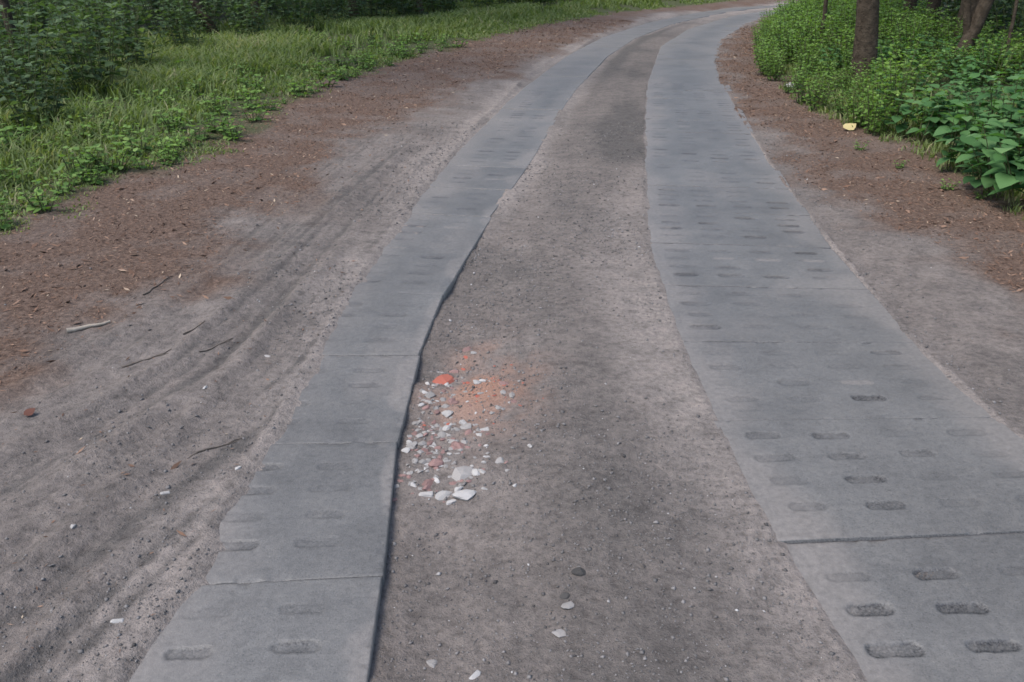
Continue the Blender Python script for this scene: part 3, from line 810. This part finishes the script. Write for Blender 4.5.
# shaded undergrowth in the wood, both sides and behind the bend
def far_ok(x, y): return 1
pts = []
for _ in range(5200):
    y = random.uniform(3, 58); x = random.uniform(-26, 40)
    gl = float(X(LG_, y)) - x; gr = x - float(X(RG_, y))
    ok = ((1.5 if x < -.40 * y else (2.3 if x < -.33 * y else 2.9)) < gl < 12) if y < 40 else (1.2 < gl < 22)
    ok = ok or (3.0 < gr < 10 and y < 26)
    # keep what the lens can reach, with a margin for a step aside
    if not ok or abs(x) > .72 * y + 3.5: continue
    md = .44 + .016 * y
    if any((x - a) ** 2 + (y - b) ** 2 < md * md for a, b in pts): continue
    pts.append((x, y))
print('undergrowth', len(pts))
pts.sort(key=lambda p: p[0] ** 2 + p[1] ** 2)
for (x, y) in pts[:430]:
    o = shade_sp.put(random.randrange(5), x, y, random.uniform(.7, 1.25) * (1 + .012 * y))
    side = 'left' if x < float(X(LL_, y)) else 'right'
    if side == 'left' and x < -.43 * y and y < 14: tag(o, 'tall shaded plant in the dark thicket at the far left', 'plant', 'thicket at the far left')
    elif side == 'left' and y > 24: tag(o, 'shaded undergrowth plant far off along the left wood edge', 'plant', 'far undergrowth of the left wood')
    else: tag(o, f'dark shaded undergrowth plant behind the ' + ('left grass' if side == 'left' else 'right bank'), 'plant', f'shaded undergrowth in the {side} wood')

# grass on the left verge and behind the bend
def grass(n, yl, yh, d0, d1, h0, h1, name, label, seed, right=False):
    r = np.random.default_rng(seed)
    y = yl * (yh / yl) ** r.random(n)
    off = d0 + (d1 - d0) * r.random(n) ** 1.25
    x = X(LG_, y) - off if not right else X(RG_, y) + off
    patch = fbm(x, y, .9, 4, 130)
    z, mk = terrain(x, y)
    keep = (mk['green'] > r.random(n) * .9) & (patch * 1.5 + .45 > r.random(n) * .8) & (np.abs(x) < .72 * y + 3)
    x, y, z, off, patch = x[keep], y[keep], z[keep], off[keep], patch[keep]; n = len(x)
    h = (h0 + (h1 - h0) * ss(0, 1.6, off)) * r.uniform(.5, 1.2, n)
    a = r.uniform(0, 6.28, n); lean = r.uniform(.4, 1.3, n) * h
    dx, dy = np.cos(a), np.sin(a)
    wd = (.0022 + .00055 * y) * r.uniform(.7, 1.4, n)
    b = np.stack([x, y, z - .01], 1)
    side = np.stack([-dy, dx, np.zeros(n)], 1) * wd[:, None]
    m = b + np.stack([dx * lean * .3, dy * lean * .3, h * .62], 1)
    t = b + np.stack([dx * lean, dy * lean, h * .88], 1)
    V = np.stack([b - side, b + side, m - side * .8, m + side * .8, t], 1).reshape(-1, 3)
    F = np.array([(0, 1, 3), (0, 3, 2), (2, 3, 4)])[None] + (np.arange(n) * 5)[:, None, None]
    tint = np.clip(r.normal(.5, .17, n) + patch * .4 + (r.random(n) < .05) * .4, 0, 1)
    o = obj(name, mesh_np(name, V, F.reshape(-1, 3), M_grass, True, dict(tint=np.repeat(tint, 5))))
    return tag(o, label, 'grass', kind='stuff')
grass(170000, 4.2, 34, -.35, 6.2, .035, .24, 'grass', 'green grass growing along the left verge', 1)
grass(26000, 5, 28, -.1, 1.2, .08, .3, 'grass', 'thin grass fringing the bank on the right', 2, True)
grass(14000, 34, 56, 0, 9, .3, .6, 'grass', 'pale green grass beyond the bend', 3)

# ------------------------------------------------------------------ trees
def crown_mesh(seed, n, rx, rz, zc, size):
    r = np.random.default_rng(seed)
    nc = 46
    d = r.normal(0, 1, (nc, 3)); d /= np.linalg.norm(d, axis=1)[:, None]
    cc = d * (r.random(nc) ** .45)[:, None] * np.array([rx, rx, rz]) + np.array([0, 0, zc])
    k = r.integers(0, nc, n)
    P = cc[k] + r.normal(0, 1, (n, 3)) * rx * .17
    a = r.normal(0, 1, (n, 3)); a[:, 2] *= .4; nr = r.normal(0, .5, (n, 3)); nr[:, 2] += 1
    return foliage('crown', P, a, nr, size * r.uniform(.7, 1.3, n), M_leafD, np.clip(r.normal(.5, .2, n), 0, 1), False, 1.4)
CROWNS = [crown_mesh(700 + k, 1000, 2.9, 3.6, 8.4, .42) for k in range(3)]  # crowns lie above the view, built for the shade they cast

def tree_trunk(seed, rad, h, lean=(0, 0), fork=None, bow=0.0):
    r = np.random.default_rng(seed)
    t = np.linspace(0, 1, 16) ** 1.4
    zz = t * h
    px = lean[0] * zz + bow * np.sin(t * 3) + np.cumsum(r.normal(0, .012, 16)); py = lean[1] * zz + np.cumsum(r.normal(0, .012, 16))
    px -= px[0]; py -= py[0]
    P = np.stack([px, py, zz - .1], 1)
    rr = rad * (1 - .62 * t) * (1 + .55 * np.exp(-zz / .22))
    parts = [tube(P, rr, 20)]
    for k in range(6):
        j = r.integers(8, 14); a = r.uniform(0, 6.28); L = r.uniform(1.4, 2.6)
        e = P[j] + np.array([math.cos(a) * L, math.sin(a) * L, L * .8])
        parts.append(tube([P[j], P[j] * .5 + e * .5 + np.array([0, 0, -.1]), e], [rr[j] * .55, rr[j] * .38, rr[j] * .15], 7))
    if fork:
        fx, fz, fl = fork
        b = np.array([np.interp(fz, P[:, 2], P[:, 0]), np.interp(fz, P[:, 2], P[:, 1]), fz])
        e = b + np.array([fx, .05, fl])
        parts.append(tube([b - np.array([fx, 0, fl]) * .05, b * .7 + e * .3 + np.array([fx * .15, 0, 0]), e], [rad * .6, rad * .52, rad * .3], 12))
    V, F = join(parts)
    # ridged bark
    ang = np.arctan2(V[:, 1], V[:, 0])
    return V, F
def tree(name, x, y, rad, h, label, seed, lean=(0, 0), fork=None, bow=0.0, group=None, crown=0, cs=1.0, rz=0.0):
    root = empty(name, (x, y, gz(x, y)), rz)
    V, F = tree_trunk(seed, rad, h, lean, fork, bow)
    obj('trunk', mesh_np('trunk', V, F, M_bark), root)
    c = obj('crown', CROWNS[crown % 3], root)
    c.location = (lean[0] * h * .8, lean[1] * h * .8, h - 8.4 * cs - .5); c.scale = (cs,) * 3; c.rotation_euler = (0, 0, seed * 1.3)
    return tag(root, label, 'tree', group)

tree('oak_tree', 4.38, 11.0, .135, 12, 'thick straight brown tree trunk rising from the right bank', 1, lean=(-.10, 0), crown=0, cs=.8)
tree('leaning_tree', 5.45, 11.0, .085, 9, 'dark tree trunk leaning right with a forked side stem', 2, lean=(.32, 0), fork=(-.25, .35, 1.6), crown=1, cs=.8)
tree('sapling', 5.9, 10.6, .022, 5, 'thin dark sapling stem right of the leaning trunk', 3, crown=2, cs=.4)
tree('sapling', 5.0, 14.6, .035, 6, 'thin sapling stem left of the thick straight trunk', 4, crown=1, cs=.45)
tree('oak_tree', -5.15, 18.4, .085, 11, 'slim dark upright trunk behind the left grass', 5, crown=2, cs=.42)
tree('leaning_tree', -5.3, 16.2, .09, 10, 'dark trunk leaning left over the left grass', 6, lean=(-.42, 0), crown=0, cs=.45)
tree('oak_tree', -5.75, 10.4, .055, 10, 'thin dark trunk in the shade at far left', 7, crown=1, cs=.6)
tree('oak_tree', -3.6, 20.8, .10, 11, 'dark trunk at the wood edge, third along the grass', 8, crown=0, cs=.42)
tree('oak_tree', -2.3, 22.8, .08, 11, 'slender trunk nearest the bend on the left', 9, crown=2, cs=.42)
tree('oak_tree', 7.2, 16.5, .11, 12, 'trunk deep in the shade behind the right bank', 10, crown=0)
# the wood around: trunks mostly hidden by undergrowth
spots = []
tries = 0
for _x, _y in ((6.6, 8.4), (7.9, 10.6), (6.5, 12.9), (8.6, 13.6), (7.4, 16.0), (9.2, 17.6), (6.9, 6.2), (8.6, 7.9)): spots.append((_x, _y))  # extra trees added so their crowns shade the wood behind the right bank
while len(spots) < 38 and tries < 6000:
    tries += 1
    y = random.uniform(3, 54); x = random.uniform(-26, 28)
    gl = float(X(LG_, y)) - x; gr = x - float(X(RG_, y))
    if not ((gl > 7.5 and gl < 20) or (gr > 4.5 and gr < 14)): continue
    if any((x - a) ** 2 + (y - b) ** 2 < 7.5 for a, b in spots): continue
    if 2 < x < 6.5 and 9 < y < 16: continue
    spots.append((x, y))
for j, (x, y) in enumerate(spots):
    side = 'left' if x < float(X(LL_, y)) else 'right'
    tree('wood_tree', x, y, random.uniform(.07, .15), random.uniform(9, 13), f'tree with dark trunk deep in the {side} wood', 40 + j, lean=(random.gauss(0, .03), random.gauss(0, .03)), group=f'trees deep in the {side} wood', crown=j, cs=random.uniform(.85, 1.15))

# ------------------------------------------------------------------ the wood closing the view far off
def far_wood(n, seed):
    r = np.random.default_rng(seed)
    a = r.uniform(-1.45, 1.9, n)                       # bearing from straight ahead, clockwise
    d = 42 + 16 * r.random(n) ** 1.5
    x, y = np.sin(a) * d, np.cos(a) * d
    x = x + np.where(a > .55, 6, 0)
    gl = X(LG_, y) - x; gr = x - X(RG_, y)
    keep = ((gl > 5) | (gr > 9))
    x, y = x[keep], y[keep]; m = len(x)
    top = 9 + 5 * fbm(x, y, 6, 3, 8)
    z = terrain(x, y)[0] + top * r.random(m) ** 1.1
    dv = r.normal(0, 1, (m, 3)); nr = r.normal(0, .6, (m, 3)); nr[:, 2] += .7
    o = obj('far_wood', foliage('far_wood', np.stack([x, y, z], 1), dv, nr, r.uniform(.35, .8, m), M_leafD, np.clip(r.normal(.4, .2, m), 0, 1), False, 1.5))
    return tag(o, 'dark mass of foliage closing the wood far behind the trunks', 'wood', kind='stuff')
far_wood(42000, 77)
